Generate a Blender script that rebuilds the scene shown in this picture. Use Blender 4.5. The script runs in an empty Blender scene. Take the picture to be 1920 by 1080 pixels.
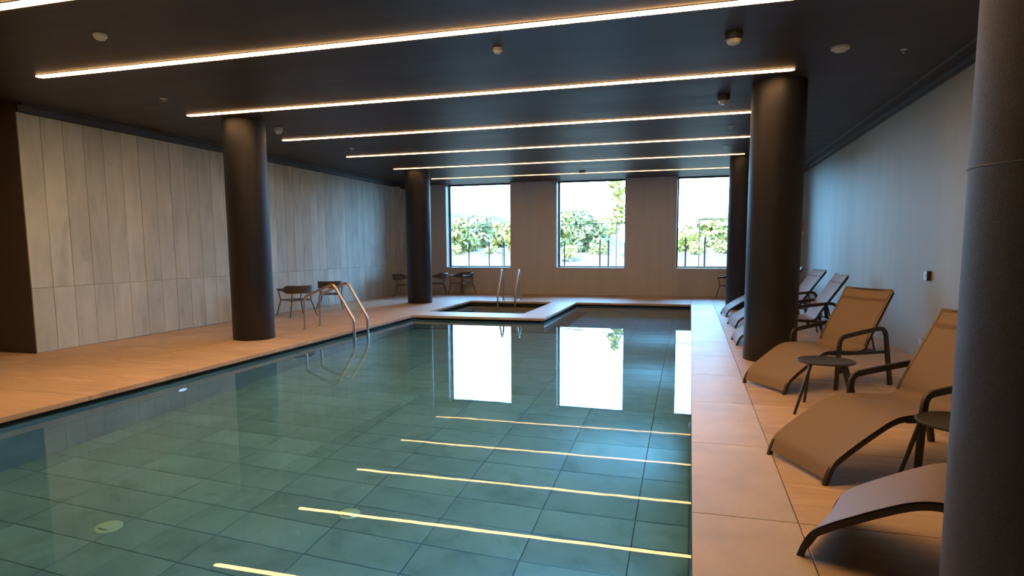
import bpy, bmesh, math, random
from mathutils import Vector, Matrix, noise

R = math.radians
C = bpy.context.scene.collection
S = bpy.context.scene
rnd = random.Random(7)

# ------------------------------------------------------------------ camera
cam_d = bpy.data.cameras.new('camera')
cam = bpy.data.objects.new('camera', cam_d)
C.objects.link(cam)
FPX, PY = 1171.3, 589.0
YAW, PITCH, ROLL = R(15.915), R(6.131), R(-0.336)
fw = Vector((-math.sin(YAW) * math.cos(PITCH), math.cos(YAW) * math.cos(PITCH), -math.sin(PITCH)))
rt = Vector((math.cos(YAW), math.sin(YAW), 0))
up = rt.cross(fw)
r2 = rt * math.cos(ROLL) + up * math.sin(ROLL)
u2 = -rt * math.sin(ROLL) + up * math.cos(ROLL)
m = Matrix((r2, u2, -fw)).transposed().to_4x4()
m.translation = Vector((0, 0, 1.5))
cam.matrix_world = m
cam_d.sensor_width = 36.0
cam_d.lens = FPX / 1920 * 36
cam_d.shift_y = (PY - 540) / 1920
cam_d.clip_start = 0.05
cam_d.clip_end = 1000
S.camera = cam

# ------------------------------------------------------------------ exposure / light set-up
S.view_settings.view_transform = 'Standard'
S.view_settings.look = 'None'
S.view_settings.exposure = 0.4
S.view_settings.gamma = 1.0
S.view_settings.use_curve_mapping = False
cy = S.cycles
cy.use_denoising = True
cy.max_bounces = 10
cy.diffuse_bounces = 5
cy.glossy_bounces = 5
cy.transmission_bounces = 8
cy.transparent_max_bounces = 12
cy.caustics_reflective = False
cy.caustics_refractive = True
cy.sample_clamp_indirect = 50.0
cy.blur_glossy = 0.5

SKY = 27.0
STRIP = 27.0
STRIP_COL = (1.0, 0.53, 0.20)
POOL_L = 1.6
POOL_W = 20.0
POOL_COL = (0.34, 0.72, 1.0)

world = bpy.data.worlds.new('sky')
S.world = world
world.use_nodes = True
wt = world.node_tree
wt.nodes.clear()
wo = wt.nodes.new('ShaderNodeOutputWorld')
wb = wt.nodes.new('ShaderNodeBackground')
wg = wt.nodes.new('ShaderNodeTexCoord')
ws = wt.nodes.new('ShaderNodeSeparateXYZ')
wr = wt.nodes.new('ShaderNodeValToRGB')
wr.color_ramp.elements[0].position = 0.0
wr.color_ramp.elements[0].color = (0.24, 0.56, 0.92, 1)
wr.color_ramp.elements[1].position = 1.0
wr.color_ramp.elements[1].color = (0.16, 0.44, 1.0, 1)
wt.links.new(wg.outputs['Generated'], ws.inputs[0])
wt.links.new(ws.outputs['Z'], wr.inputs[0])
wt.links.new(wr.outputs[0], wb.inputs[0])
wb.inputs[1].default_value = SKY
wt.links.new(wb.outputs[0], wo.inputs[0])

sun_d = bpy.data.lights.new('sun', 'SUN')
sun_d.energy = 14.0
sun_d.color = (1.0, 0.93, 0.78)
sun_d.angle = R(0.6)
sun = bpy.data.objects.new('sun', sun_d)
C.objects.link(sun)
sun.location = (-6, -30, 40)
sun.rotation_euler = (R(42), 0, R(-24))

# ------------------------------------------------------------------ materials
def mat(name, color=(.5, .5, .5), rough=.5, metal=0.0, spec=.5, build=None):
    M = bpy.data.materials.new(name)
    M.use_nodes = True
    nt = M.node_tree
    b = nt.nodes['Principled BSDF']
    b.inputs['Base Color'].default_value = (*color, 1)
    b.inputs['Roughness'].default_value = rough
    b.inputs['Metallic'].default_value = metal
    b.inputs['Specular IOR Level'].default_value = spec
    if build:
        build(nt, b)
    return M

def N(nt, kind, **kw):
    n = nt.nodes.new(kind)
    for k, v in kw.items():
        setattr(n, k, v)
    return n

def noise_tex(nt, scale=5, detail=4, rough=.5, stretch=(1, 1, 1), coord='pos', dist=0.0, jitter=False):
    if coord == 'pos':
        g = N(nt, 'ShaderNodeNewGeometry'); out = g.outputs['Position']
    else:
        g = N(nt, 'ShaderNodeTexCoord'); out = g.outputs['Object']
    if jitter:
        oi = N(nt, 'ShaderNodeObjectInfo')
        ml = N(nt, 'ShaderNodeMath', operation='MULTIPLY'); ml.inputs[1].default_value = 37.0
        nt.links.new(oi.outputs['Random'], ml.inputs[0])
        ad = N(nt, 'ShaderNodeVectorMath', operation='ADD')
        nt.links.new(out, ad.inputs[0]); nt.links.new(ml.outputs[0], ad.inputs[1])
        out = ad.outputs[0]
    mp = N(nt, 'ShaderNodeMapping')
    mp.inputs['Scale'].default_value = stretch
    nt.links.new(out, mp.inputs[0])
    t = N(nt, 'ShaderNodeTexNoise')
    t.inputs['Scale'].default_value = scale
    t.inputs['Detail'].default_value = detail
    t.inputs['Roughness'].default_value = rough
    t.inputs['Distortion'].default_value = dist
    nt.links.new(mp.outputs[0], t.inputs['Vector'])
    return t

def ramp(nt, src, stops):
    r = N(nt, 'ShaderNodeValToRGB')
    e = r.color_ramp.elements
    while len(e) < len(stops):
        e.new(.5)
    for i, (p, c) in enumerate(stops):
        e[i].position = p
        e[i].color = (*c, 1)
    nt.links.new(src, r.inputs[0])
    return r

def mixc(nt, a, b, fac, mode='MIX'):
    x = N(nt, 'ShaderNodeMix', data_type='RGBA', blend_type=mode)
    for sock, v in ((x.inputs[0], fac), (x.inputs[6], a), (x.inputs[7], b)):
        if hasattr(v, 'is_output'):
            nt.links.new(v, sock)
        elif isinstance(v, tuple):
            sock.default_value = (*v, 1)
        else:
            sock.default_value = v
    return x.outputs[2]

def bump(nt, b, src, strength=.2, dist=.01):
    n = N(nt, 'ShaderNodeBump')
    n.inputs['Strength'].default_value = strength
    n.inputs['Distance'].default_value = dist
    nt.links.new(src, n.inputs['Height'])
    nt.links.new(n.outputs[0], b.inputs['Normal'])

def obj_value(nt, lo, hi):
    oi = N(nt, 'ShaderNodeObjectInfo')
    mr = N(nt, 'ShaderNodeMapRange')
    mr.inputs['To Min'].default_value = lo
    mr.inputs['To Max'].default_value = hi
    nt.links.new(oi.outputs['Random'], mr.inputs['Value'])
    return mr.outputs[0]

def scaled(nt, col, val):
    v = N(nt, 'ShaderNodeVectorMath', operation='SCALE')
    nt.links.new(col, v.inputs[0]); nt.links.new(val, v.inputs['Scale'])
    return v.outputs[0]

def stone(cols, stretch, scale, lo=.92, hi=1.06, rough=(.35, .6), bmp=.05):
    def f(nt, b):
        t = noise_tex(nt, scale, 6, .6, stretch, jitter=True, dist=.6)
        r = ramp(nt, t.outputs['Fac'], cols)
        t2 = noise_tex(nt, 1.1, 3, .5, jitter=True)
        r2_ = ramp(nt, t2.outputs['Fac'], [(.3, (.86, .86, .86)), (.7, (1.06, 1.06, 1.06))])
        c = mixc(nt, r.outputs[0], r2_.outputs[0], 1.0, 'MULTIPLY')
        c = scaled(nt, c, obj_value(nt, lo, hi))
        nt.links.new(c, b.inputs['Base Color'])
        mr = N(nt, 'ShaderNodeMapRange')
        mr.inputs['To Min'].default_value, mr.inputs['To Max'].default_value = rough
        nt.links.new(t.outputs['Fac'], mr.inputs['Value'])
        nt.links.new(mr.outputs[0], b.inputs['Roughness'])
        bump(nt, b, t.outputs['Fac'], bmp, .004)
    return f

MT = {}
MT['deck'] = mat('travertine_tile', spec=.3, build=stone([(.25, (.42, .305, .20)), (.46, (.55, .415, .29)), (.54, (.50, .37, .255)), (.62, (.62, .475, .34)), (.8, (.52, .39, .265))],
                 (.45, 2.6, 1), 1.6, .94, 1.05, (.5, .7)))
MT['coping'] = mat('coping_stone', spec=.3, build=stone([(.3, (.50, .44, .385)), (.6, (.59, .525, .465))], (1, 1, 1), 2.5, .97, 1.03, (.4, .6)))
MT['panel'] = mat('stone_panel', build=stone([(.25, (.36, .39, .345)), (.45, (.475, .525, .48)), (.62, (.53, .585, .54)), (.8, (.42, .465, .42))],
                  (2.2, 2.2, .55), 1.7, .90, 1.06, (.55, .75)))
MT['pooltile'] = mat('pool_tile', build=stone([(.28, (.30, .39, .48)), (.46, (.40, .50, .63)), (.60, (.43, .53, .67)), (.75, (.49, .59, .73))], (1, 1, 1), 3.2, .90, 1.08, (.6, .8)))
MT['poolwall'] = mat('pool_wall_stone', build=stone([(.3, (.28, .30, .32)), (.7, (.38, .39, .41))], (1, 1, 1), 2.0, 1, 1, (.6, .8)))
MT['grout'] = mat('grout', (.17, .14, .11), .9)
MT['poolgrout'] = mat('pool_grout', (.13, .17, .18), .9)
MT['dark'] = mat('gutter_shadow_black', (.012, .012, .013), .7)  # shadow in the slot under the deck lip, put into the colour

def _farwall(nt, b):
    t = noise_tex(nt, 1.0, 4, .55, (3.0, 1, .16))
    r = ramp(nt, t.outputs['Fac'], [(.3, (.50, .53, .60)), (.55, (.56, .59, .67)), (.75, (.52, .56, .64))])
    nt.links.new(r.outputs[0], b.inputs['Base Color'])
    t2 = noise_tex(nt, 90, 2)
    bump(nt, b, t2.outputs['Fac'], .05, .002)
MT['farwall'] = mat('brown_plaster', rough=.75, build=_farwall)

def _rightwall(nt, b):
    t = noise_tex(nt, 1.0, 4, .5, (1, 1.6, .12))
    r = ramp(nt, t.outputs['Fac'], [(.3, (.31, .35, .335)), (.6, (.36, .405, .385)), (.75, (.335, .38, .365))])
    nt.links.new(r.outputs[0], b.inputs['Base Color'])
    t2 = noise_tex(nt, 60, 2)
    bump(nt, b, t2.outputs['Fac'], .05, .002)
MT['rightwall'] = mat('grey_wall_paint', rough=.6, build=_rightwall)

def _ceil(nt, b):
    t = noise_tex(nt, 1.0, 3, .5, (.25, 5, 1))
    r = ramp(nt, t.outputs['Fac'], [(.3, (.025, .021, .026)), (.7, (.034, .029, .034))])
    nt.links.new(r.outputs[0], b.inputs['Base Color'])
    mr = N(nt, 'ShaderNodeMapRange')
    mr.inputs['To Min'].default_value, mr.inputs['To Max'].default_value = .42, .6
    nt.links.new(t.outputs['Fac'], mr.inputs['Value'])
    nt.links.new(mr.outputs[0], b.inputs['Roughness'])
MT['ceil'] = mat('charcoal_ceiling', build=_ceil)

def _col(nt, b):
    t = noise_tex(nt, 120, 3, .6)
    r = ramp(nt, t.outputs['Fac'], [(.35, (.010, .0115, .021)), (.65, (.014, .016, .028))])
    nt.links.new(r.outputs[0], b.inputs['Base Color'])
    bump(nt, b, t.outputs['Fac'], .12, .002)
MT['column'] = mat('dark_brown_column', rough=.5, build=_col)

def _colnear(nt, b):
    t = noise_tex(nt, 140, 4, .7)
    r = ramp(nt, t.outputs['Fac'], [(.35, (.048, .052, .070)), (.65, (.075, .080, .105))])
    nt.links.new(r.outputs[0], b.inputs['Base Color'])
    bump(nt, b, t.outputs['Fac'], .35, .003)
MT['colnear'] = mat('textured_column_coating', rough=.65, build=_colnear)

MT['recess'] = mat('dark_brown_wall', (.095, .08, .075), .7)
MT['trim'] = mat('charcoal_trim', (.040, .038, .042), .5)
MT['trimlight'] = mat('grey_trim_edge', (.10, .10, .11), .4)
MT['reveal'] = mat('pale_window_lining', (.62, .66, .68), .5)
MT['winframe'] = mat('dark_window_frame', (.03, .032, .036), .4)
MT['steel'] = mat('brushed_steel', (.62, .58, .54), .28, 1.0)
MT['metal'] = mat('charcoal_powder_coat', (.022, .021, .023), .42)
MT['white'] = mat('white_plastic', (.72, .72, .70), .45)
MT['cream'] = mat('cream_plastic', (.90, .88, .80), .45)
MT['greyplastic'] = mat('dark_plastic', (.03, .03, .032), .4)
MT['silver'] = mat('silver_plate', (.65, .66, .68), .3, .8)
MT['red'] = mat('red_sign', (.60, .25, .27), .5)
MT['tabletop'] = mat('charcoal_table_top', (.036, .036, .040), .5)

def _sling(nt, b):
    w = N(nt, 'ShaderNodeTexCoord')
    mp = N(nt, 'ShaderNodeMapping'); mp.inputs['Scale'].default_value = (260, 260, 260)
    nt.links.new(w.outputs['Object'], mp.inputs[0])
    t = N(nt, 'ShaderNodeTexChecker'); t.inputs['Scale'].default_value = 1.0
    t.inputs['Color1'].default_value = (.25, .19, .155, 1)
    t.inputs['Color2'].default_value = (.19, .142, .115, 1)
    nt.links.new(mp.outputs[0], t.inputs['Vector'])
    nt.links.new(t.outputs[0], b.inputs['Base Color'])
MT['sling'] = mat('taupe_mesh_sling', rough=.62, spec=.35, build=_sling)
MT['band'] = mat('dark_sling_hem', (.15, .10, .075), .7)

def _weave(nt, b):
    w = N(nt, 'ShaderNodeTexCoord')
    t = N(nt, 'ShaderNodeTexWave'); t.inputs['Scale'].default_value = 40
    nt.links.new(w.outputs['Object'], t.inputs['Vector'])
    r = ramp(nt, t.outputs['Fac'], [(.2, (.055, .045, .042)), (.8, (.10, .085, .078))])
    nt.links.new(r.outputs[0], b.inputs['Base Color'])
    bump(nt, b, t.outputs['Fac'], .4, .003)
MT['weave'] = mat('dark_woven_rope', rough=.6, build=_weave)
MT['chairmetal'] = mat('dark_brown_powder_coat', (.065, .052, .048), .4)

def emis(name, col, strength):
    M = bpy.data.materials.new(name); M.use_nodes = True
    nt = M.node_tree; nt.nodes.clear()
    o = nt.nodes.new('ShaderNodeOutputMaterial'); e = nt.nodes.new('ShaderNodeEmission')
    e.inputs[0].default_value = (*col, 1); e.inputs[1].default_value = strength
    nt.links.new(e.outputs[0], o.inputs[0])
    return M
MT['poollamp'] = emis('pool_lamp_lens', (.50, .52, 1.0), POOL_L)

def glassy(name, ior, tint, refract, bumpy=False):
    M = bpy.data.materials.new(name); M.use_nodes = True
    nt = M.node_tree; nt.nodes.clear()
    o = nt.nodes.new('ShaderNodeOutputMaterial')
    f = nt.nodes.new('ShaderNodeFresnel'); f.inputs['IOR'].default_value = ior
    g = nt.nodes.new('ShaderNodeBsdfGlossy'); g.inputs['Roughness'].default_value = 0.0
    if refract:
        t = nt.nodes.new('ShaderNodeBsdfRefraction'); t.inputs['IOR'].default_value = ior; t.inputs['Roughness'].default_value = 0
    else:
        t = nt.nodes.new('ShaderNodeBsdfTransparent')
    t.inputs['Color'].default_value = (*tint, 1)
    mx = nt.nodes.new('ShaderNodeMixShader')
    nt.links.new(f.outputs[0], mx.inputs[0]); nt.links.new(t.outputs[0], mx.inputs[1]); nt.links.new(g.outputs[0], mx.inputs[2])
    nt.links.new(mx.outputs[0], o.inputs[0])
    if bumpy:
        a = noise_tex(nt, 2.2, 2, .5)
        bn = nt.nodes.new('ShaderNodeBump'); bn.inputs['Strength'].default_value = .012; bn.inputs['Distance'].default_value = .02
        nt.links.new(a.outputs['Fac'], bn.inputs['Height'])
        for n in (f, g, t):
            nt.links.new(bn.outputs[0], n.inputs['Normal'])
    return M
MT['water'] = glassy('pool_water', 1.33, (.60, .95, 1.0), True, True)
MT['pane'] = glassy('window_glass', 1.5, (.95, .98, .97), False)

# outdoor
def _ground(nt, b):
    t = noise_tex(nt, .12, 5, .6)
    r = ramp(nt, t.outputs['Fac'], [(.35, (.080, .045, .018)), (.6, (.07, .047, .014)), (.75, (.09, .050, .020))])
    nt.links.new(r.outputs[0], b.inputs['Base Color'])
MT['ground'] = mat('pale_dry_grass', rough=.9, build=_ground)

def _bank(nt, b):
    t = noise_tex(nt, .55, 5, .7)
    r = ramp(nt, t.outputs['Fac'], [(.42, (.045, .018, .006)), (.50, (.10, .052, .018)), (.7, (.085, .06, .014))])
    nt.links.new(r.outputs[0], b.inputs['Base Color'])
MT['bank'] = mat('sandy_bank', rough=.9, build=_bank)

def leafmat(name, a, c):
    def f(nt, b):
        t = noise_tex(nt, .9, 3, .6)
        r = ramp(nt, t.outputs['Fac'], [(.35, a), (.65, c)])
        nt.links.new(r.outputs[0], b.inputs['Base Color'])
    return mat(name, rough=.7, build=f)
MT['leaf_green'] = leafmat('green_leaves', (.18, .15, .034), (.28, .225, .05))
MT['leaf_yellow'] = leafmat('yellow_green_leaves', (.27, .215, .040), (.34, .26, .048))
MT['leaf_teal'] = leafmat('blue_green_leaves', (.15, .15, .06), (.22, .205, .075))
MT['bark'] = mat('bark', (.16, .12, .09), .9)
MT['hill'] = mat('hazy_blue_hill', (.055, .052, .055), 1.0)
MT['fencepost'] = mat('dark_fence_metal', (.004, .004, .004), .8, 0, .1)
MT['fencerail'] = mat('pale_fence_metal', (.03, .025, .02), .7, 0, .2)

# ------------------------------------------------------------------ mesh helpers
class MB:
    def __init__(self):
        self.v, self.f = [], []
    def add(self, vs, fs):
        o = len(self.v)
        self.v += [tuple(p) for p in vs]
        self.f += [tuple(i + o for i in f) for f in fs]
        return self
    def box(self, x0, y0, z0, x1, y1, z1):
        vs = [(x0, y0, z0), (x1, y0, z0), (x1, y1, z0), (x0, y1, z0), (x0, y0, z1), (x1, y0, z1), (x1, y1, z1), (x0, y1, z1)]
        return self.add(vs, [(3, 2, 1, 0), (4, 5, 6, 7), (0, 1, 5, 4), (1, 2, 6, 5), (2, 3, 7, 6), (3, 0, 4, 7)])
    def tube(self, pts, r, n=8, cap=True):
        pts = [Vector(p) for p in pts]
        rs = r if isinstance(r, (list, tuple)) else [r] * len(pts)
        vs, fs = [], []
        t0 = (pts[1] - pts[0]).normalized()
        ref = Vector((0, 0, 1)) if abs(t0.z) < .9 else Vector((0, 1, 0))
        nn = t0.cross(ref).normalized()
        for i, p in enumerate(pts):
            a = pts[max(i - 1, 0)]; b = pts[min(i + 1, len(pts) - 1)]
            t = (b - a).normalized()
            nn = (nn - t * nn.dot(t)).normalized()
            bb = t.cross(nn)
            for k in range(n):
                an = 2 * math.pi * k / n
                vs.append(p + (nn * math.cos(an) + bb * math.sin(an)) * rs[i])
        for i in range(len(pts) - 1):
            for k in range(n):
                fs.append((i * n + k, i * n + (k + 1) % n, (i + 1) * n + (k + 1) % n, (i + 1) * n + k))
        if cap:
            fs.append(tuple(range(n - 1, -1, -1)))
            fs.append(tuple((len(pts) - 1) * n + k for k in range(n)))
        return self.add(vs, fs)
    def lathe(self, prof, n=32, c=(0, 0, 0)):
        vs, fs = [], []
        for (r, z) in prof:
            for k in range(n):
                a = 2 * math.pi * k / n
                vs.append((c[0] + r * math.cos(a), c[1] + r * math.sin(a), c[2] + z))
        for i in range(len(prof) - 1):
            for k in range(n):
                fs.append((i * n + k, i * n + (k + 1) % n, (i + 1) * n + (k + 1) % n, (i + 1) * n + k))
        fs.append(tuple(range(n - 1, -1, -1)))
        fs.append(tuple((len(prof) - 1) * n + k for k in range(n)))
        return self.add(vs, fs)
    def bar(self, path, w, y0, y1):
        """path of (x, z) points swept as a flat bar, w thick in the plane, y0..y1 wide; w may vary"""
        P = [Vector((p[0], p[1])) for p in path]
        ws = w if isinstance(w, (list, tuple)) else [w] * len(P)
        vs, fs = [], []
        for i, p in enumerate(P):
            a = P[max(i - 1, 0)]; b = P[min(i + 1, len(P) - 1)]
            t = (b - a).normalized(); nn = Vector((-t.y, t.x)) * ws[i] / 2
            q0 = p - nn; q1 = p + nn
            vs += [(q0.x, y0, q0.y), (q0.x, y1, q0.y), (q1.x, y1, q1.y), (q1.x, y0, q1.y)]
        for i in range(len(P) - 1):
            for k in range(4):
                fs.append((i * 4 + k, i * 4 + (k + 1) % 4, (i + 1) * 4 + (k + 1) % 4, (i + 1) * 4 + k))
        e = (len(P) - 1) * 4
        fs += [(3, 2, 1, 0), (e, e + 1, e + 2, e + 3)]
        return self.add(vs, fs)
    def mesh(self, name, smooth=False):
        me = bpy.data.meshes.new(name)
        me.from_pydata(self.v, [], self.f)
        bm = bmesh.new(); bm.from_mesh(me)
        bmesh.ops.recalc_face_normals(bm, faces=bm.faces)
        bm.to_mesh(me); bm.free()
        if smooth:
            for p in me.polygons:
                p.use_smooth = True
            try:
                me.set_sharp_from_angle(angle=R(38))
            except Exception:
                pass
        return me
    def build(self, name, material, parent=None, smooth=False, loc=None):
        return link(name, self.mesh(name, smooth), material, parent, loc)

def link(name, me, material=None, parent=None, loc=None, rot=None):
    o = bpy.data.objects.new(name, me)
    if material and not me.materials:
        me.materials.append(MT[material])
    C.objects.link(o)
    if parent:
        o.parent = parent
    if loc:
        o.location = loc
    if rot:
        o.rotation_euler = rot
    return o

def struct(o, label=None):
    o['kind'] = 'structure'
    if label:
        o['label'] = label
    return o

def tag(o, label, cat, group=None):
    o['label'] = label; o['category'] = cat
    if group:
        o['group'] = group
    return o

def empty(name, loc=(0, 0, 0), rz=0.0):
    o = bpy.data.objects.new(name, None)
    o.empty_display_size = .1
    C.objects.link(o)
    o.location = loc; o.rotation_euler = (0, 0, rz)
    return o

_slabs = {}
def slab(name, cx, cyy, cz, sx, sy, sz, axis, material, parent, ch=.004):
    """chamfered tile; axis is the direction its visible face looks"""
    key = (round(sx, 3), round(sy, 3), round(sz, 3), axis, material)
    me = _slabs.get(key)
    if me is None:
        hx, hy, hz = sx / 2, sy / 2, sz / 2
        if axis == 'z':
            f = lambda a, b, c: (a * hx, b * hy, c)
            A, B, T = hx, hy, hz
            mk = lambda a, b, c: (a, b, c)
        elif axis == 'x':
            A, B, T = hy, hz, hx
            mk = lambda a, b, c: (c, a, b)
        q = [(-1, -1), (1, -1), (1, 1), (-1, 1)]
        vs = [mk(a * A, b * B, -T) for a, b in q] + [mk(a * A, b * B, T - ch) for a, b in q] + [mk(a * (A - ch), b * (B - ch), T) for a, b in q]
        fs = [(3, 2, 1, 0)]
        for k in range(4):
            n = (k + 1) % 4
            fs += [(k, n, 4 + n, 4 + k), (4 + k, 4 + n, 8 + n, 8 + k)]
        fs.append((8, 9, 10, 11))
        me = MB().add(vs, fs).mesh(name)
        _slabs[key] = me
    return link(name, me, material, parent, (cx, cyy, cz))

def catmull(pts, k=6):
    out = []
    P = [Vector(p) for p in pts]
    for i in range(len(P) - 1):
        p0 = P[max(i - 1, 0)]; p1 = P[i]; p2 = P[i + 1]; p3 = P[min(i + 2, len(P) - 1)]
        for j in range(k):
            t = j / k
            out.append(.5 * ((2 * p1) + (p2 - p0) * t + (2 * p0 - 5 * p1 + 4 * p2 - p3) * t * t + (3 * p1 - p0 - 3 * p2 + p3) * t ** 3))
    out.append(P[-1])
    return out

# ------------------------------------------------------------------ room constants
ZC = 3.551
ZW = -0.098
XL, XR, YN, YF = -5.93, 0.04, 1.20, 16.66       # pool edges
JX, JY = -2.93, 12.74                           # spa peninsula corner
WL, WR, WF, WN = -9.13, 2.942, 19.406, -3.5
TH = .05                                       # tile thickness

# ------------------------------------------------------------------ floor
b = MB()
z0, z1 = -.30, -TH
gx = .12
b.box(-12.4, WN, z0, XL - gx, 19.9, z1)
b.box(XR + gx, WN, z0, 3.3, 19.9, z1)
b.box(XL - gx, WN, z0, XR + gx, YN - gx, z1)
b.box(JX - .0, YF + gx, z0, XR + gx, 19.9, z1)
b.box(XL - gx, YF + .06, z0, JX, 19.9, z1)
floor = struct(b.build('floor', 'grout'), 'warm beige travertine tiled pool deck')
# spa surround slab
b = MB()
b.box(XL - gx, JY + .12, z0, JX - .12, 13.60, z1)
b.box(-3.60, 13.60, z0, JX - .12, YF + .06, z1)
b.build('spa_surround', 'grout', floor)

J = .006
def tile_rect(x0, x1, y0, y1, px, py, ox, oy, material='deck', name='tile'):
    """fills a rectangle with px x py tiles laid from joint lines at ox, oy"""
    xs = [x0]; k = math.ceil((x0 - ox) / px + 1e-6)
    while ox + k * px < x1 - .02:
        if ox + k * px > x0 + .02: xs.append(ox + k * px)
        k += 1
    xs.append(x1)
    ys = [y0]; k = math.ceil((y0 - oy) / py + 1e-6)
    while oy + k * py < y1 - .02:
        if oy + k * py > y0 + .02: ys.append(oy + k * py)
        k += 1
    ys.append(y1)
    for i in range(len(xs) - 1):
        for j in range(len(ys) - 1):
            a, c = xs[i] + J / 2, xs[i + 1] - J / 2
            d, e = ys[j] + J / 2, ys[j + 1] - J / 2
            slab(name, (a + c) / 2, (d + e) / 2, -TH / 2 + .0003, c - a, e - d, TH - .0006, 'z', material, floor, .002)
P = 1.33
tile_rect(XR, .60, YN, YF, 9, P, .60, 3.55, 'coping', 'coping_tile')
tile_rect(.60, WR, YN, YF, P, P, .60, 3.55)
tile_rect(-3.60, XR, YF, WF, P, P, .60, 18.18)
tile_rect(XR, WR, YF, WF, P, P, .60, 18.18)
tile_rect(WL, -3.60, YF - .06, WF, P, P, -9.13, 18.18)
tile_rect(WL, XL, YN, YF - .06, P, P, XL, 3.55)
tile_rect(-12.3, WL, YN, 6.72, P, P, -6.5, 3.55)
tile_rect(-12.3, WR, WN, YN, P, P, .6, YN)
tile_rect(XL, JX, JY, 13.60, P, 9, JX, JY, 'coping', 'coping_tile')
tile_rect(-3.60, JX, 13.60, YF, 9, P, JX, 13.60, 'coping', 'coping_tile')

# ------------------------------------------------------------------ walls and ceiling
wl = struct(MB().box(-12.4, 6.76, -.3, WL - .022, 19.9, ZC + .1).build('wall_left', 'recess'), 'left wall clad in tall pale stone panels')
yj = [6.76] + [7.085 + .3333 * k for k in range(37)] + [WF]
zj = [0.0, .945, 3.425]
for i in range(len(yj) - 1):
    for k in range(2):
        d, e = yj[i] + .0025, yj[i + 1] - .0025
        a, c = zj[k] + .0025, zj[k + 1] - .0025
        slab('panel', WL - .011 + rnd.uniform(-.0015, .0015), (d + e) / 2, (a + c) / 2, .020, e - d, c - a, 'x', 'panel', wl, .0025)
struct(MB().box(-12.4, WN - .1, -.3, -12.3, 6.80, ZC + .1).build('wall_recess', 'recess'))
struct(MB().box(-12.4, WN - .2, -.3, 3.4, WN, ZC + .1).build('wall_near', 'recess'))
struct(MB().box(WR, WN - .1, -.3, WR + .4, 19.9, ZC + .1).build('wall_right', 'rightwall'), 'smooth grey right wall')
struct(MB().box(-12.4, WN - .2, ZC, 3.4, 19.9, ZC + .3).build('ceiling', 'ceil'), 'dark charcoal ceiling')

WIN = [(-7.783, -5.564), (-4.073, -1.923), (-.431, 1.719)]
SILL = .846
b = MB()
xs = [-9.20] + [v for w_ in WIN for v in w_] + [WR + .1]
for k in range(0, len(xs), 2):
    b.box(xs[k], WF, -.3, xs[k + 1], WF + .45, ZC + .05)
for (a, c) in WIN:
    b.box(a, WF, -.3, c, WF + .45, SILL - .02)
wall_far = struct(b.build('wall_far', 'farwall'), 'brown end wall with three tall windows')

for i, (a, c) in enumerate(WIN):
    root = struct(empty('window_%d' % (i + 1), ((a + c) / 2, WF, SILL)), 'tall window ' + ['nearest the left wall', 'in the middle of the end wall', 'behind the far right column'][i])
    hw = (c - a) / 2; H = ZC - SILL
    MB().box(-hw, .0, -.02, -hw + .012, .45, H).box(hw - .012, 0, -.02, hw, .45, H).build('window_lining', 'reveal', root)
    MB().box(-hw, -.012, -.02, hw, .45, .0).build('window_sill', 'reveal', root)
    fr = MB(); t = .045
    fy0, fy1 = .30, .36
    x0, x1 = -hw + .012, hw - .012
    fr.box(x0, fy0, 0, x0 + t, fy1, H).box(x1 - t, fy0, 0, x1, fy1, H).box(x0 + t, fy0, 0, x1 - t, fy1, t * .8).box(x0 + t, fy0, H - t, x1 - t, fy1, H)
    fo = fr.build('window_frame', 'winframe', root)
    MB().box(x0 + t, fy0 + .02, t * .8, x1 - t, fy0 + .032, H - t).build('pane', 'pane', fo)

# ceiling edge trims
b = MB()
b.box(2.70, WN, ZC - .012, WR, WF, ZC)
b.box(2.86, WN, 3.475, WR, WF, ZC - .012)
tr = struct(b.build('trim_right', 'trim'), 'dark stepped trim where ceiling meets the right wall')
MB().box(2.685, WN, ZC - .022, 2.70, WF, ZC).build('trim_edge', 'trimlight', tr)
b = MB()
b.box(WL, 6.76, 3.435, WL + .03, WF, ZC)
b.box(WL + .03, 6.76, ZC - .03, WL + .12, WF, ZC)
struct(b.build('trim_left', 'trim'), 'dark trim above the stone panels')

# ------------------------------------------------------------------ columns
def column(x, y, label, material='column', seam=None):
    r = .33
    root = empty('column', (x, y, 0))
    root['kind'] = 'structure'; root['label'] = label
    MB().lathe([(r - .004, .0), (r, .006), (r, ZC - .006), (r, ZC)], 96).build('shaft', material, root, True)
    if seam:
        ring = []
        for k in range(73):
            an = 2 * math.pi * k / 72
            ring.append(((r + .0005) * math.cos(an), (r + .0005) * math.sin(an), seam + .004 * math.sin(3 * an)))
        MB().tube(ring, .003, 6, False).build('seam', material, root, True)
    return root
column(-7.03, 8.83, 'dark round column on the left deck, nearer the camera')
column(-7.10, 15.72, 'dark round column on the left deck beside the small spa pool')
column(1.035, 8.81, 'dark round column on the right deck beside the brown lounger')
column(1.16, 15.74, 'dark round column furthest away on the right deck')
column(1.04, 1.92, 'rough coated round column filling the right edge of the view', 'colnear', 1.70)

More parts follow.
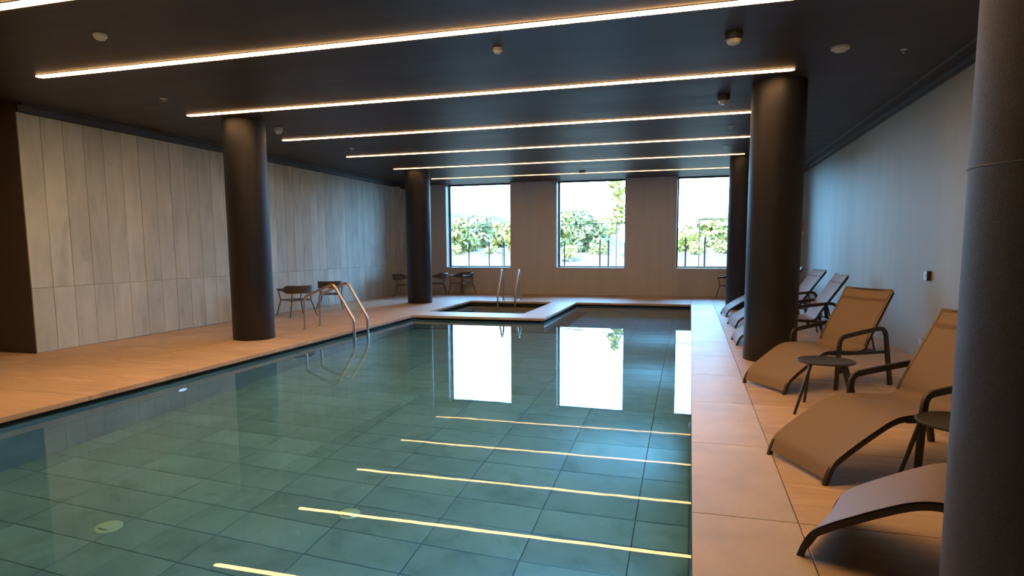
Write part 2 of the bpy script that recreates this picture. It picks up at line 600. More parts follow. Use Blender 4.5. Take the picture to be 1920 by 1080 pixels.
# ------------------------------------------------------------------ pool
D = -1.42
pool = struct(empty('pool_basin', (0, 0, 0)), 'sunken stone lined swimming pool')
MB().box(XL - .1, YN - .1, D - .14, XR + .1, YF + .1, D - .016).build('pool_bed', 'poolgrout', pool)
tx = [XL] + [-.37 - .752 * k for k in range(7, -1, -1)] + [XR]
tx = [v for i, v in enumerate(tx) if i == 0 or v - tx[i - 1] > .05]
ty = [YN + .02]
y = 2.96 - .372 * 4
ty.append(y)
while y < 10.7:
    y += .372; ty.append(y)
for i in range(len(tx) - 1):
    for j in range(len(ty) - 1):
        a, c = tx[i] + .003, tx[i + 1] - .003
        d, e = ty[j] + .003, ty[j + 1] - .003
        if c - a < .03 or e - d < .03: continue
        slab('tile', (a + c) / 2, (d + e) / 2, D - .009, c - a, e - d, .018, 'z', 'pooltile', pool, .003)
b = MB()
yy = ty[-1]
while yy < YF - .05:
    y2 = min(yy + .372, YF)
    for i in range(len(tx) - 1):
        if tx[i + 1] - tx[i] < .05: continue
        if tx[i] < JX and y2 > JY: continue
        b.box(tx[i] + .005, yy + .005, D - .018, tx[i + 1] - .005, y2 - .005, D)
    yy = y2
far_tiles = b.build('far_tile', 'pooltile', pool)
far_tiles['kind'] = 'stuff'
WT = ZW - .012
b = MB()
b.box(XL - .1, YN - .1, D - .1, XL, JY, WT)
b.build('basin_wall', 'poolwall', pool)
MB().box(XR, YN - .1, D - .1, XR + .1, YF + .1, WT).build('basin_wall', 'poolwall', pool)
MB().box(XL, YN - .1, D - .1, XR, YN, WT).build('basin_wall', 'poolwall', pool)
MB().box(JX - .1, YF, D - .1, XR, YF + .1, WT).build('basin_wall', 'poolwall', pool)
MB().box(XL, JY, D - .1, JX, JY + .1, WT).build('basin_wall', 'poolwall', pool)
MB().box(JX - .1, JY + .1, D - .1, JX, YF, WT).build('basin_wall', 'poolwall', pool)
# overflow channel behind the water line, slot shadow put into its black colour
b = MB()
b.box(XL - .12, YN - .12, -.30, XL - .10, JY + .12, -TH)
b.box(XR + .10, YN - .12, -.30, XR + .12, YF + .12, -TH)
b.box(XL - .10, YN - .12, -.30, XR + .10, YN - .10, -TH)
b.box(JX - .1, YF + .10, -.30, XR + .10, YF + .12, -TH)
b.box(XL - .1, JY + .10, -.30, JX - .1, JY + .12, -TH)
b.box(JX - .12, JY + .12, -.30, JX - .10, YF + .10, -TH)
b.build('overflow_channel', 'dark', pool)
# water surfaces
wv = [(XL - .1, YN - .1), (XR + .1, YN - .1), (XR + .1, YF + .1), (JX - .1, YF + .1), (JX - .1, JY + .1), (XL - .1, JY + .1)]
w1 = MB().add([(x, y, ZW) for x, y in wv], [(0, 1, 2, 4), (0, 4, 5), (4, 2, 3)]).build('pool_water', 'water')
w1['kind'] = 'structure'; w1['label'] = 'still teal water of the large swimming pool'

# spa
SX0, SX1, SY0, SY1 = -5.95, -3.60, 13.60, 16.60
spa = struct(empty('spa_basin', (0, 0, 0)), 'small square spa pool set into the deck beside the large pool')
MB().box(SX0 - .1, SY0 - .1, -1.1, SX1 + .1, SY1 + .1, -1.0).build('spa_bed', 'poolwall', spa)
b = MB()
b.box(SX0 - .1, SY0 - .1, -1.0, SX0, SY1 + .1, -.13).box(SX1, SY0 - .1, -1.0, SX1 + .1, SY1 + .1, -.13)
b.box(SX0, SY0 - .1, -1.0, SX1, SY0, -.13).box(SX0, SY1, -1.0, SX1, SY1 + .1, -.13)
b.build('spa_wall', 'poolwall', spa)
b = MB()
b.box(SX0, SY0, -1.0, SX0 + .45, SY1, -.5).box(SX0 + .45, SY0, -1.0, SX1, SY0 + .45, -.5)
b.build('spa_bench', 'poolwall', spa)
b = MB()
b.box(SX0 - .09, SY0 - .09, -.128, SX0 - .075, SY1 + .09, -TH).box(SX1 + .03, SY0 - .09, -.128, SX1 + .045, SY1 + .09, -TH)
b.box(SX0 - .09, SY1 + .03, -.128, SX1 + .045, SY1 + .045, -TH)
b.build('spa_channel', 'dark', spa)
w2 = MB().add([(SX0 - .07, SY0 - .07, -.105), (SX1 + .03, SY0 - .07, -.105), (SX1 + .03, SY1 + .03, -.105), (SX0 - .07, SY1 + .03, -.105)], [(0, 1, 2, 3)]).build('spa_water', 'water')
w2['kind'] = 'structure'; w2['label'] = 'still dark water of the small spa pool'

for w_ in (w1, w2):
    bm = bmesh.new(); bm.from_mesh(w_.data)
    for f in bm.faces:
        f.normal_update()
        if f.normal.z < 0:
            f.normal_flip()
    bm.to_mesh(w_.data); bm.free()

# pool lamps
def pool_lamp(x, y, z, sgn, label, watts=0):
    root = empty('pool_lamp', (x, y, z))
    tag(root, label, 'pool light', 'underwater lamps in the pool walls')
    root.rotation_euler = (0, R(90) * sgn, 0)
    MB().lathe([(.085, 0), (.085, .012), (.068, .016), (.066, .010)], 28).build('rim', 'steel', root, True)
    MB().lathe([(.064, .004), (.062, .013), (.03, .018)], 24).build('lens', 'poollamp', root, True)
    if watts:
        ld = bpy.data.lights.new('pool_lamp_beam', 'AREA')
        ld.shape = 'DISK'; ld.size = .12; ld.energy = watts; ld.color = POOL_COL
        ld.cycles.use_multiple_importance_sampling = False
        lo = bpy.data.objects.new('pool_lamp_beam', ld); C.objects.link(lo)
        lo.parent = root; lo.location = (0, 0, .022); lo.rotation_euler = (R(180), 0, 0)
    return root
pool_lamp(XL, 6.09, -.60, 1, 'glowing round underwater lamp in the left pool wall')
for k, (yy_, lb) in enumerate([(3.15, 'underwater lamp in the right pool wall, nearest the camera'), (6.2, 'added unseen lamp in the right pool wall, second from the camera'),
                               (9.3, 'added unseen lamp in the right pool wall, third from the camera'), (12.4, 'added unseen lamp in the right pool wall, fourth from the camera')]):
    pool_lamp(XR, yy_, -.60, -1, lb, POOL_W)  # lamps past the nearest are added out of sight to light the pool floor

# floor drains of the pool
def drain(x, y, r, label):
    root = empty('pool_drain', (x, y, D))
    tag(root, label, 'drain', 'round white inlets on the pool floor')
    MB().lathe([(r, 0), (r, .008), (r * .8, .016), (r * .74, .016)], 32).build('flange', 'cream', root, True)
    MB().lathe([(r * .72, .004), (r * .72, .020), (r * .55, .030)], 32).build('cap', 'cream', root, True)
    for k in range(5):
        MB().box(-r * .42 + k * r * .19, -r * .66, .0265, -r * .42 + k * r * .19 + r * .10, -r * .53, .0305).build('slot', 'greyplastic', root)
drain(-4.20, 3.53, .095, 'round white inlet on the pool floor nearest the camera')
drain(-2.60, 4.30, .085, 'round white inlet on the pool floor under a light strip reflection')

# ------------------------------------------------------------------ light strips
LX0, LX1 = -7.527, 1.12
def strip(y, label, power):
    MT['led'] = emis('warm_led_diffuser', STRIP_COL, power)
    root = empty('light_strip', ((LX0 + LX1) / 2, y, ZC))
    tag(root, label, 'light strip', 'warm linear lights across the ceiling')
    h = (LX1 - LX0) / 2; w = .050
    def outline(ww, hh):
        o = []
        for k in range(9):
            a = -math.pi / 2 + math.pi * k / 8
            o.append((hh - ww + ww * math.cos(a), ww * math.sin(a)))
        for k in range(9):
            a = math.pi / 2 + math.pi * k / 8
            o.append((-hh + ww + ww * math.cos(a), ww * math.sin(a)))
        return o
    for nm, ww, za, zb, mm in (('channel', w + .004, -.006, -.0005, 'metal'), ('diffuser', w, -.0105, -.006, 'led')):
        o = outline(ww, h); n = len(o)
        vs = [(x, yy, za) for x, yy in o] + [(x, yy, zb) for x, yy in o]
        fs = [tuple(range(n))[::-1], tuple(range(n, 2 * n))] + [(k, (k + 1) % n, n + (k + 1) % n, n + k) for k in range(n)]
        MB().add(vs, fs).build(nm, mm, root)
for y_, pw, lb in (
                   (4.14, 1.5, 'ceiling light strip nearest the camera, cut off at the top left corner'),
                   (5.86, 1.3, 'ceiling light strip second from the camera, leaving the frame at the top'),
                   (8.18, .95, 'ceiling light strip third from the camera, its right end in view before the column'),
                   (10.53, .75, 'ceiling light strip fourth from the camera'),
                   (12.84, .5, 'ceiling light strip third from the windows'),
                   (15.18, .34, 'ceiling light strip second from the windows'),
                   (17.67, .22, 'ceiling light strip closest to the windows')):
    strip(y_, lb, STRIP * pw)

# ------------------------------------------------------------------ ceiling fittings
def detector(x, y, r, h, label, body='white', dome='white', name='smoke_detector', cat='smoke detector'):
    root = empty(name, (x, y, ZC))
    tag(root, label, cat)
    MB().lathe([(r * .85, -h * .6), (r, -h * .5), (r, 0)], 28).build('base', body, root, True)
    MB().lathe([(r * .25, -h), (r * .65, -h * .9), (r * .82, -h * .58)], 28).build('cover', dome, root, True)
    return root
detector(.354, 6.667, .085, .11, 'dark round ceiling sensor with white underside before the third strip', 'greyplastic', 'white', 'ceiling_sensor', 'sensor')
detector(1.45, 7.443, .09, .05, 'flat white smoke detector right of the light strips')
detector(.385, 9.27, .085, .13, 'domed ceiling camera beside the near right column', 'greyplastic', 'silver', 'dome_camera', 'camera')
detector(-1.973, 6.435, .05, .06, 'small white detector between second and third light strips')
detector(-5.49, 4.92, .06, .06, 'white detector between the two nearest strips, left side')
detector(-6.85, 9.47, .075, .10, 'white smoke detector beside the top of the near left column')
def sprinkler(x, y, label, r=.05):
    root = empty('sprinkler', (x, y, ZC))
    tag(root, label, 'sprinkler', 'small ceiling sprinklers')
    MB().lathe([(r, -.008), (r, 0)], 20).build('escutcheon', 'white', root, True)
    MB().lathe([(r * .4, -.040), (r * .4, -.036), (.009, -.032), (.009, -.008)], 14).build('head', 'silver', root, True)
sprinkler(-6.98, 7.17, 'small sprinkler left of the third light strip end')
sprinkler(.611, 11.64, 'small sprinkler left of the right column, after the fourth strip')
sprinkler(.646, 13.87, 'small sprinkler left of the right column, after the fifth strip')
sprinkler(-6.79, 11.81, 'small sprinkler left of the fifth light strip end')
sprinkler(2.11, 7.72, 'tiny sprinkler near the right wall', .03)
root = empty('ceiling_box', (-2.9, 17.27, ZC))
tag(root, 'small pale sensor box beside the strip closest to the windows', 'sensor')
MB().box(-.08, -.06, -.05, .08, .06, -.008).build('body', 'white', root)
MB().box(-.10, -.08, -.008, .10, .08, 0).build('back_plate', 'greyplastic', root)

# security camera, wall boxes, sign
root = empty('security_camera', (WL, 18.47, 3.40))
tag(root, 'small white security camera high on the left wall corner', 'camera')
MB().box(0, -.05, -.05, .03, .05, .06).build('mount', 'white', root)
MB().tube([(.03, 0, 0), (.10, -.03, .0), (.26, -.10, -.02)], .04, 14).build('body', 'white', root, True)
MB().tube([(.262, -.10, -.02), (.285, -.11, -.023)], .034, 14).build('lens', 'greyplastic', root, True)

def wall_box(z, y, label, nm):
    root = empty(nm, (WR, y, z))
    tag(root, label, 'wall socket')
    MB().box(-.045, -.055, -.06, 0, .055, .06).build('housing', 'greyplastic', root)
    MB().box(-.050, -.050, -.055, -.0455, .050, .055).build('face_plate', 'silver', root)
    return root
rt_ = wall_box(1.105, 9.136, 'small silver faced switch box at chest height on the grey wall', 'wall_switch')
MB().box(-.056, -.03, -.02, -.0505, .03, .03).build('button', 'white', rt_)
rt_ = wall_box(.23, 9.129, 'low black socket box on the grey wall behind the brown lounger', 'wall_socket')
MB().box(-.062, -.055, -.01, -.0505, .055, .055).build('cover_flap', 'silver', rt_)
root = empty('alarm_sign', (WR, 18.72, 1.96))
tag(root, 'red alarm plate with white lower part at the far end of the grey wall', 'sign')
MB().box(-.05, -.10, -.08, 0, .10, .20).build('plate', 'red', root)
MB().box(-.06, -.09, -.19, 0, .09, -.085).build('lower_part', 'white', root)

# ------------------------------------------------------------------ ladders
def arc(pts, rr=.06, k=5):
    """polyline with rounded corners"""
    P = [Vector(p) for p in pts]
    out = [P[0]]
    for i in range(1, len(P) - 1):
        a = (P[i - 1] - P[i]); c = (P[i + 1] - P[i])
        d = min(rr, a.length * .45, c.length * .45)
        s = P[i] + a.normalized() * d; e = P[i] + c.normalized() * d
        for j in range(k + 1):
            t = j / k
            out.append(s * (1 - t) ** 2 + P[i] * 2 * t * (1 - t) + e * t * t)
    out.append(P[-1])
    return out
def ladder(name, label, rails, path, flange_at, treads):
    root = empty(name, (0, 0, 0))
    tag(root, label, 'ladder')
    for off in rails:
        pts = [(p[0] + off[0], p[1] + off[1], p[2]) for p in path]
        rl = MB().tube(arc(pts, .075), .0245, 12).build('rail', 'steel', root, True)
        f = (flange_at[0] + off[0], flange_at[1] + off[1], 0)
        MB().lathe([(.05, .0005), (.05, .008), (.03, .022), (.024, .022)], 20, f).build('flange', 'steel', rl, True)
    for t in treads:
        MB().box(*t).build('tread', 'steel', root)
    return root
ladder('pool_ladder', 'steel pool ladder rails arching over the left pool edge',
       [(0, 10.05, 0), (0, 10.54, 0)],
       [(-6.87, 0, .001), (-6.87, 0, .60), (-6.25, 0, .85), (-5.85, 0, .19), (-5.85, 0, -.9)], (-6.87, 0),
       [(-5.91, 10.07, -.45, -5.83, 10.52, -.43), (-5.91, 10.07, -.75, -5.83, 10.52, -.73)])
ladder('spa_ladder', 'slim steel ladder rails at the back edge of the spa pool',
       [(-5.13, 0, 0), (-4.63, 0, 0)],
       [(0, 17.09, .001), (0, 17.10, .70), (0, 16.96, .89), (0, 16.56, .22), (0, 16.55, -.75)], (0, 17.09),
       [(-5.11, 16.51, -.40, -4.65, 16.58, -.38)])

# ------------------------------------------------------------------ loungers
def lounger(px, py, ang, label, s=1.0, back=58.5):
    """px, py: the front foot on the camera side; ang: direction from foot to head"""
    root = empty('sun_lounger', (0, 0, 0))
    tag(root, label, 'sun lounger', 'sun loungers along the right deck')
    W = .60
    a = R(ang)
    root.location = (px - math.sin(a) * W / 2 * s + math.cos(a) * .69 * s, py + math.cos(a) * W / 2 * s + math.sin(a) * .69 * s, 0)
    root.rotation_euler = (0, 0, a); root.scale = (s, s, s)
    ox = -.69
    L = .744
    cb, sb = math.cos(R(back)), math.sin(R(back))
    bp = lambda l: (1.0 + l * cb, .395 + l * sb)
    ctrl = [(.0, .012), (.02, .075), (.05, .135), (.11, .185), (.2, .245), (.34, .330), (.45, .388), (.54, .412), (.66, .414), (.82, .402), (.93, .394), (1.0, .402), (1.04, .437), bp(.14), bp(.40), bp(.62), bp(L)]
    path = [(p.x + ox, p.y) for p in catmull([Vector(c) for c in ctrl], 5)]
    for sy in (-1, 1):
        y0 = sy * (W / 2 - .014)
        MB().bar([(x, z - .021) for x, z in path[:-1]], .030, min(y0, y0 + sy * .026), max(y0, y0 + sy * .026)).build('side_rail', 'metal', root, True)
    # sling: sheet wrapped between the rails, slightly sagging
    vs, fs = [], []
    n = 9
    body = path[2:-1]
    for i, (x, z) in enumerate(body):
        for k in range(n):
            t = k / (n - 1) * 2 - 1
            sag = .012 * (1 - t * t)
            j = min(i + 1, len(body) - 1); j0 = max(i - 1, 0)
            tx_, tz_ = body[j][0] - body[j0][0], body[j][1] - body[j0][1]
            ll = math.hypot(tx_, tz_)
            vs.append((x + tz_ / ll * (sag - .005), t * (W / 2 + .010), z - tx_ / ll * (sag - .005)))
    m_ = len(body)
    for i in range(m_ - 1):
        for k in range(n - 1):
            fs.append((i * n + k, i * n + k + 1, (i + 1) * n + k + 1, (i + 1) * n + k))
    o2 = len(vs)
    vs2 = []
    for i, (x, z) in enumerate(body):
        j = min(i + 1, m_ - 1); j0 = max(i - 1, 0)
        tx_, tz_ = body[j][0] - body[j0][0], body[j][1] - body[j0][1]
        ll = math.hypot(tx_, tz_)
        for k in range(n):
            p = vs[i * n + k]
            vs2.append((p[0] + tz_ / ll * .003, p[1], p[2] - tx_ / ll * .003))
    fs2 = [tuple(q + o2 for q in f[::-1]) for f in fs]
    edge = []
    for i in range(m_ - 1):
        for k in (0, n - 1):
            edge.append((i * n + k, (i + 1) * n + k, o2 + (i + 1) * n + k, o2 + i * n + k))
    for k in range(n - 1):
        for i in (0, m_ - 1):
            edge.append((i * n + k, i * n + k + 1, o2 + i * n + k + 1, o2 + i * n + k))
    sl = MB().add(vs + vs2, fs + fs2 + edge).build('sling', 'sling', root, True)
    # headrest hem and foot hem
    def hem(l0, l1, nm):
        v = []; f = []
        for l in (l0, l1):
            x, z = bp(l)
            for k in range(n):
                t = k / (n - 1) * 2 - 1
                sag = .012 * (1 - t * t) - .005 - .0045
                v.append((x + ox + sb * sag, t * (W / 2 + .004), z - cb * sag))
        for k in range(n - 1):
            f.append((k, k + 1, n + k + 1, n + k))
        return MB().add(v, f).build(nm, 'band', sl, True)
    hem(.585, .62, 'hem')
    hem(.715, .738, 'hem')
    x, z = bp(L - .008)
    MB().tube([(x + ox, -W / 2, z - .012), (x + ox, W / 2, z - .012)], .011, 8).build('head_bar', 'metal', root, True)
    MB().tube([(.030 + ox, -W / 2 + .01, .048), (.030 + ox, W / 2 - .01, .048)], .008, 8).build('foot_bar', 'metal', root, True)
    for sy in (-1, 1):
        y0 = sy * (W / 2 + .016); y1 = y0 + sy * .024
        lo, hi = min(y0, y1), max(y0, y1)
        sh = lambda q: [(p[0] + ox, p[1]) for p in q]
        MB().bar(sh([(.640, .0), (.650, .25), (.660, .47)]), [.036, .042, .044], lo, hi).build('leg', 'metal', root)
        MB().bar(sh([(.660, .47), (.666, .51), (.682, .54), (.715, .558), (.90, .585), (1.10, .612), (1.19, .622), (1.235, .615), (1.268, .588), (1.288, .54)]), .042, lo, hi).build('armrest', 'metal', root, True)
        MB().bar(sh([(1.288, .54), (1.318, .36), (1.385, .0)]), [.042, .052, .046], lo, hi).build('leg', 'metal', root)
        y2_ = sy * (W / 2 - .014); y3 = y2_ + sy * .030
        MB().bar(sh([(.56, .385), (.80, .375), (1.02, .368), (1.31, .362)]), [.03, .034, .034, .03], min(y2_, y3), max(y2_, y3)).build('seat_rail', 'metal', root)
        yb = sy * (W / 2 - .06)
        xb, zb = bp(.30)
        MB().tube([(xb + ox, yb, zb - .02), (1.24 + ox, yb, .365)], .009, 8).build('back_strut', 'metal', root)
    MB().tube([(1.24 + ox, -W / 2, .365), (1.24 + ox, W / 2, .365)], .011, 8).build('cross_bar', 'metal', root)
    MB().tube([(.655 + ox, -W / 2 - .016, .385), (.655 + ox, W / 2 + .016, .385)], .011, 8).build('cross_bar', 'metal', root)
    return root
lounger(.547, 3.172, -24.9, 'taupe lounger nearest the camera, mostly hidden by the rough column')
lounger(.845, 4.180, 26.3, 'taupe lounger second from the camera, its back behind the rough column')
lounger(.940, 6.702, 34.5, 'taupe lounger in full view right of the near dark column')
lounger(.700, 9.90, 2.9, 'taupe lounger just behind the near right dark column', 1.06, 56.5)
lounger(.815, 12.02, 8.5, 'taupe lounger second furthest, back showing past the near right column', 1.07, 54.0)
lounger(.755, 13.93, 6.6, 'taupe lounger furthest from the camera beside the far right column', 1.05, 55.0)

# ------------------------------------------------------------------ side tables
def side_table(x, y, label, feet, r=.243, h=.458):
    root = empty('side_table', (x, y, 0))
    tag(root, label, 'side table', 'round charcoal side tables between the loungers')
    MB().lathe([(r - .006, h - .018), (r, h - .014), (r, h - .004), (r - .010, h), (r - .016, h - .004)], 48).build('table_top', 'tabletop', root, True)
    for (rr, an) in feet:
        c, s_ = math.cos(R(an)), math.sin(R(an))
        MB().tube([(rr * c, rr * s_, 0), (r * .84 * c, r * .84 * s_, h - .018)], [.0125, .016], 10).build('leg', 'metal', root, True)
side_table(1.215, 6.20, 'round charcoal side table between the two brown loungers in front of the column', [(.40, 223), (.26, 120), (.38, 31), (.38, 300)])
side_table(1.575, 4.20, 'round charcoal side table cut off by the rough column', [(.32, 160), (.36, 250), (.36, 340), (.36, 70)])
side_table(1.90, 11.50, 'round charcoal side table behind the near right column', [(.34, 45), (.34, 135), (.34, 225), (.34, 315)])

# ------------------------------------------------------------------ armchairs
def armchair(x, y, face, label, s=1.0):
    """low woven armchair; face: direction the sitter looks (degrees)"""
    root = empty('armchair', (x, y, 0), R(face - 90))
    root.scale = (s, s, s)
    tag(root, label, 'armchair', 'low woven armchairs')
    w, d = .235, .26
    # wrap-around back band: local +y is the front
    pl = []
    for p in [(-w - .05, d + .03), (-w - .05, .05), (-w - .03, -d + .06), (-w + .09, -d - .06), (0, -d - .085), (w - .09, -d - .06), (w + .03, -d + .06), (w + .05, .05), (w + .05, d + .03)]:
        pl.append(Vector((p[0], p[1])))
    pl = catmull(pl, 6)
    n = len(pl); vs = []; fs = []
    for i, p in enumerate(pl):
        back_ = max(0.0, min(1.0, (.10 - p.y) / .26))
        back_ = back_ * back_ * (3 - 2 * back_)
        top = .60 + .075 * back_
        hgt = .032 + .125 * back_
        a_ = pl[max(i - 1, 0)]; c_ = pl[min(i + 1, n - 1)]
        t = (c_ - a_).normalized(); nn = Vector((t.y, -t.x)) * .011
        lean = .028 * back_
        for q, z in ((p - nn, top - hgt), (p + nn, top - hgt), (p + nn * (1.0), top), (p - nn, top)):
            k = lean * (z - (top - hgt)) / .157
            vs.append((q.x, q.y - k, z))
    for i in range(n - 1):
        for k in range(4):
            fs.append((i * 4 + k, i * 4 + (k + 1) % 4, (i + 1) * 4 + (k + 1) % 4, (i + 1) * 4 + k))
    fs += [(3, 2, 1, 0), ((n - 1) * 4, (n - 1) * 4 + 1, (n - 1) * 4 + 2, (n - 1) * 4 + 3)]
    MB().add(vs, fs).build('back_band', 'weave', root, True)
    vs = []
    rim = [(p.x, p.y - .028 * max(0, min(1, (.10 - p.y) / .26)), .60 + .075 * (lambda u: u * u * (3 - 2 * u))(max(0.0, min(1.0, (.10 - p.y) / .26))) + .004) for p in pl]
    MB().tube(rim, .014, 8).build('arm_rail', 'chairmetal', root, True)
    for sx in (-1, 1):
        MB().tube([(sx * (w + .085), d + .055, 0), (sx * (w + .0), d - .01, .36), (sx * (w + .045), d + .015, .59)], [.011, .014, .012], 8).build('leg', 'chairmetal', root, True)
        MB().tube([(sx * (w + .085), -d - .07, 0), (sx * (w - .01), -d + .02, .36), (sx * (w - .01), -d - .0, .55)], [.011, .014, .012], 8).build('leg', 'chairmetal', root, True)
    fr = MB()
    q = [(-w, d - .01, .36), (w, d - .01, .36), (w - .01, -d + .02, .36), (-w + .01, -d + .02, .36)]
    for k in range(4):
        fr.tube([q[k], q[(k + 1) % 4]], .011, 8)
    fr.build('seat_frame', 'chairmetal', root, True)
    vs = []; fs = []; m_ = 8
    for i in range(m_ + 1):
        for j in range(m_ + 1):
            u = i / m_ * 2 - 1; v = j / m_ * 2 - 1
            vs.append((u * (w - .005), v * (d - .02) + .005, .374 - .018 * (1 - u * u) * (1 - v * v)))
    for i in range(m_):
        for j in range(m_):
            fs.append((i * (m_ + 1) + j, (i + 1) * (m_ + 1) + j, (i + 1) * (m_ + 1) + j + 1, i * (m_ + 1) + j + 1))
    o2 = len(vs)
    vs += [(p[0], p[1], p[2] - .014) for p in vs]
    fs += [tuple(k + o2 for k in f[::-1]) for f in fs]
    for k in range(m_):
        for e in ((k * (m_ + 1), (k + 1) * (m_ + 1)), (k * (m_ + 1) + m_, (k + 1) * (m_ + 1) + m_), (k, k + 1), (m_ * (m_ + 1) + k, m_ * (m_ + 1) + k + 1)):
            fs.append((e[0], e[1], e[1] + o2, e[0] + o2))
    MB().add(vs, fs).build('seat', 'weave', root, True)
    return root
armchair(-8.43, 12.03, 152, 'dark woven armchair with its back to the pool, beside the near left column')
armchair(-8.66, 13.80, 116, 'dark woven armchair behind the pool ladder by the left wall')
armchair(-8.42, 17.55, 20, 'dark woven armchair left of the far left column')
armchair(-7.75, 18.40, 200, 'dark woven armchair half hidden by the far left column')
armchair(-7.05, 18.88, 250, 'dark woven armchair under the window nearest the left wall')
armchair(1.17, 18.86, 215, 'dark woven armchair behind the far right column')
armchair(2.47, 18.50, 250, 'dark woven armchair in the far right corner')

# ------------------------------------------------------------------ outdoors
g = MB().add([(-120, 19.9, -.35), (90, 19.9, -.35), (90, 160, -.35), (-120, 160, -.35)], [(0, 1, 2, 3)]).build('ground', 'ground')
struct(g, 'pale dry ground outside the windows')
vs, fs = [], []
nx, ny = 90, 16
for j in range(ny + 1):
    for i in range(nx + 1):
        x = -75 + i * 1.5; yb = 56 + j * 2.2
        t = min(1, j / 9)
        h = -.45 + 1.75 * t * t * (3 - 2 * t) + .35 * t * noise.noise(Vector((x * .22, yb * .22, 0))) + .12 * noise.noise(Vector((x * .8, yb * .8, 3)))
        vs.append((x, yb, h))
for j in range(ny):
    for i in range(nx):
        k = j * (nx + 1) + i
        fs.append((k, k + 1, k + nx + 2, k + nx + 1))
struct(MB().add(vs, fs).build('terrain_bank', 'bank', None, True), 'sandy brown bank below the trees')

vs, fs = [], []
n = 60
for i in range(n + 1):
    x = -90 + i * 3.0
    h = 8 + 5.0 * math.sin(i * .13 + 1.2) + 2.5 * noise.noise(Vector((i * .23, 0, 5)))
    vs += [(x, 200, -2), (x, 212, h), (x, 240, -2)]
for i in range(n):
    for k in range(2):
        fs.append((i * 3 + k, i * 3 + k + 1, i * 3 + k + 4, i * 3 + k + 3))
struct(MB().add(vs, fs).build('hill', 'hill', None, True), 'hazy blue hill on the horizon')

def tree(x, y, base, h, rx, label, material, leaf=.40, nl=1700, slim=False, name='tree', cat='tree'):
    root = empty(name, (x, y, base))
    tag(root, label, cat, 'trees beyond the windows')
    rg = random.Random(int((x + 200) * 131 + y * 17))
    tb = MB()
    tb.tube([(0, 0, -.3), (.05, 0, h * .3), (-.05, .05, h * .6), (0, 0, h * .85)], [.16, .12, .08, .03], 7)
    for k in range(5):
        a = rg.uniform(0, 6.28); z = h * rg.uniform(.25, .6)
        tb.tube([(0, 0, z), (math.cos(a) * rx * .4, math.sin(a) * rx * .4, z + h * .12), (math.cos(a) * rx * .7, math.sin(a) * rx * .7, z + h * .18)], [.06, .04, .02], 5)
    tb.build('trunk', 'bark', root)
    blobs = []
    nb = 12 if slim else 20
    for k in range(nb):
        if slim:
            z = h * (.35 + .6 * k / nb); rr = rx * rg.uniform(.35, .75) * (1.15 - .6 * k / nb)
            blobs.append((rg.uniform(-.4, .4) * rx, rg.uniform(-.4, .4) * rx, z, rr))
        else:
            a = rg.uniform(0, 6.28); q = rg.uniform(.1, .75) * rx
            z = h * rg.uniform(.10, .84)
            q *= math.sqrt(max(.1, 1 - ((z / h - .4) / .6) ** 2))
            blobs.append((q * math.cos(a), q * math.sin(a), z, rx * rg.uniform(.30, .50)))
    vs, fs = [], []
    for k in range(nl):
        bx, by, bz, br = blobs[rg.randrange(nb)]
        d = Vector((rg.gauss(0, 1), rg.gauss(0, 1), rg.gauss(0, 1))).normalized() * br * rg.uniform(.65, 1.05)
        c = Vector((bx, by, bz)) + d
        nrm = (d.normalized() + Vector((rg.gauss(0, .5), rg.gauss(0, .5), rg.gauss(0, .5)))).normalized()
        t = nrm.orthogonal().normalized(); t.rotate(Matrix.Rotation(rg.uniform(0, 6.28), 3, nrm)); q = nrm.cross(t)
        s_ = leaf * rg.uniform(.6, 1.2)
        o = len(vs)
        vs += [c - t * s_, c - q * s_ * .5, c + t * s_, c + q * s_ * .5]
        fs.append((o, o + 1, o + 2, o + 3))
    me = bpy.data.meshes.new('crown'); me.from_pydata([tuple(v) for v in vs], [], fs)
    link('crown', me, material, root)
    return root
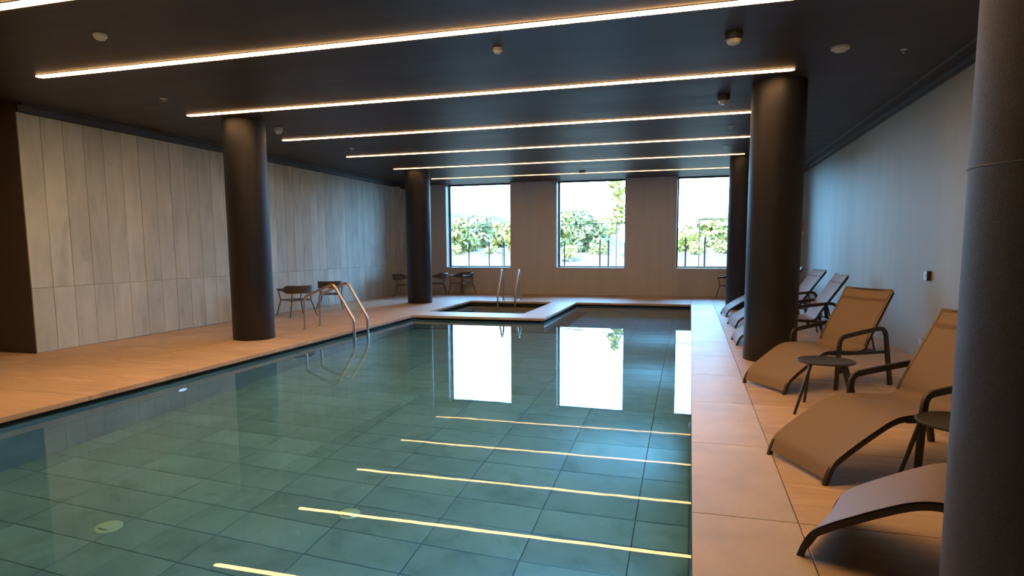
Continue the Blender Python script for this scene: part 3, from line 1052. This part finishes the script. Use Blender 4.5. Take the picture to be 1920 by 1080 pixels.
for (x, y, h, rx, mt_, lb, kw) in [
        (-26.9, 71, 4.0, 2.5, 'leaf_green', 'bushy green tree at the left edge of the left window', {}),
        (-27.2, 79, 4.9, 2.8, 'leaf_teal', 'blue green tree in the left half of the left window', {}),
        (-27.7, 88, 4.2, 2.7, 'leaf_yellow', 'low yellow green tree in the middle of the left window', {}),
        (-19.4, 71, 4.2, 2.0, 'leaf_yellow', 'yellow green tree at the right edge of the left window', {}),
        (-17.5, 79, 4.9, 2.8, 'leaf_green', 'green tree hidden behind the pier between left and middle windows', {}),
        (-16.7, 88, 5.6, 3.1, 'leaf_green', 'bushy green tree at the left edge of the middle window', {}),
        (-10.9, 71, 4.6, 2.3, 'leaf_teal', 'blue green tree in the middle of the middle window', {}),
        (-10.9, 79, 4.5, 2.8, 'leaf_yellow', 'yellow green tree low in the middle window', {}),
        (-7.4, 66, 9.0, 1.25, 'leaf_yellow', 'tall slim yellow tree at the right of the middle window', dict(slim=True, nl=650, leaf=.30)),
        (-5.5, 88, 5.4, 3.1, 'leaf_green', 'green tree hidden behind the pier right of the middle window', {}),
        (-0.5, 71, 2.3, 2.1, 'leaf_yellow', 'low yellow green tree at the left of the right window', {}),
        (2.2, 79, 4.0, 2.5, 'leaf_green', 'green tree in the middle of the right window', {}),
        (5.5, 88, 5.6, 3.2, 'leaf_yellow', 'tall yellow green tree beside the far right column', {}),
        (7.8, 71, 4.8, 2.8, 'leaf_green', 'green tree hidden behind the far right column', {})]:
    tree(x, y, .75, h, rx, lb, mt_, **kw)
for (x, y, h, rx, mt_, lb) in [
        (-26.5, 68, 1.3, 1.3, 'leaf_yellow', 'low shrub on the bank in the left window, first'),
        (-22.0, 69, 1.2, 1.2, 'leaf_green', 'low shrub on the bank at the right of the left window'),
        (-11.9, 63, 1.2, 1.2, 'leaf_yellow', 'low shrub on the bank at the left of the middle window'),
        (-9.3, 68, 1.4, 1.3, 'leaf_green', 'low shrub on the bank at the right of the middle window'),
        (.6, 68, 1.3, 1.3, 'leaf_yellow', 'low shrub on the bank at the left of the right window'),
        (3.2, 69, 1.5, 1.4, 'leaf_green', 'low shrub on the bank at the right of the right window')]:
    tree(x, y, .35, h, rx, lb, mt_, leaf=.2, nl=350, name='shrub', cat='shrub')

# fence outside
root = empty('garden_fence', (-5, 31, -.35))
tag(root, 'thin metal fence with dark posts and a wire rail outside the windows', 'fence')
def fp(x, y, ztop, r, mt_, nm='post'):
    MB().tube([(x + 5, y - 31, 0), (x + 5, y - 31, ztop + .35)], r, 8).build(nm, mt_, root, True)
for x, y, z in [(-12.965, 36, 1.844), (-11.45, 35.314, 1.827), (-10.38, 34.808, 1.815), (-6.428, 32.758, 1.798), (-4.386, 31.558, 1.852), (-3.923, 31.269, 1.819), (-.216, 28.65, 1.879), (.576, 28.0, 1.885)]:
    fp(x, y, z, .034, 'fencepost')
for x, y, z in [(-17.8, 38.4, 2.66), (-10.524, 34.92, 2.66), (-3.509, 31.04, 2.63), (.342, 28.22, 2.62), (4.2, 25.6, 2.6)]:
    fp(x, y, z, .022, 'fencerail', 'tall_post')
MB().tube([(-17.8 + 5, 38.4 - 31, 2.66 + .35), (-10.524 + 5, 34.92 - 31, 2.66 + .35), (-3.509 + 5, 31.04 - 31, 2.63 + .35), (.342 + 5, 28.22 - 31, 2.62 + .35), (4.2 + 5, 25.6 - 31, 2.6 + .35)], .018, 6).build('top_rail', 'fencepost', root)
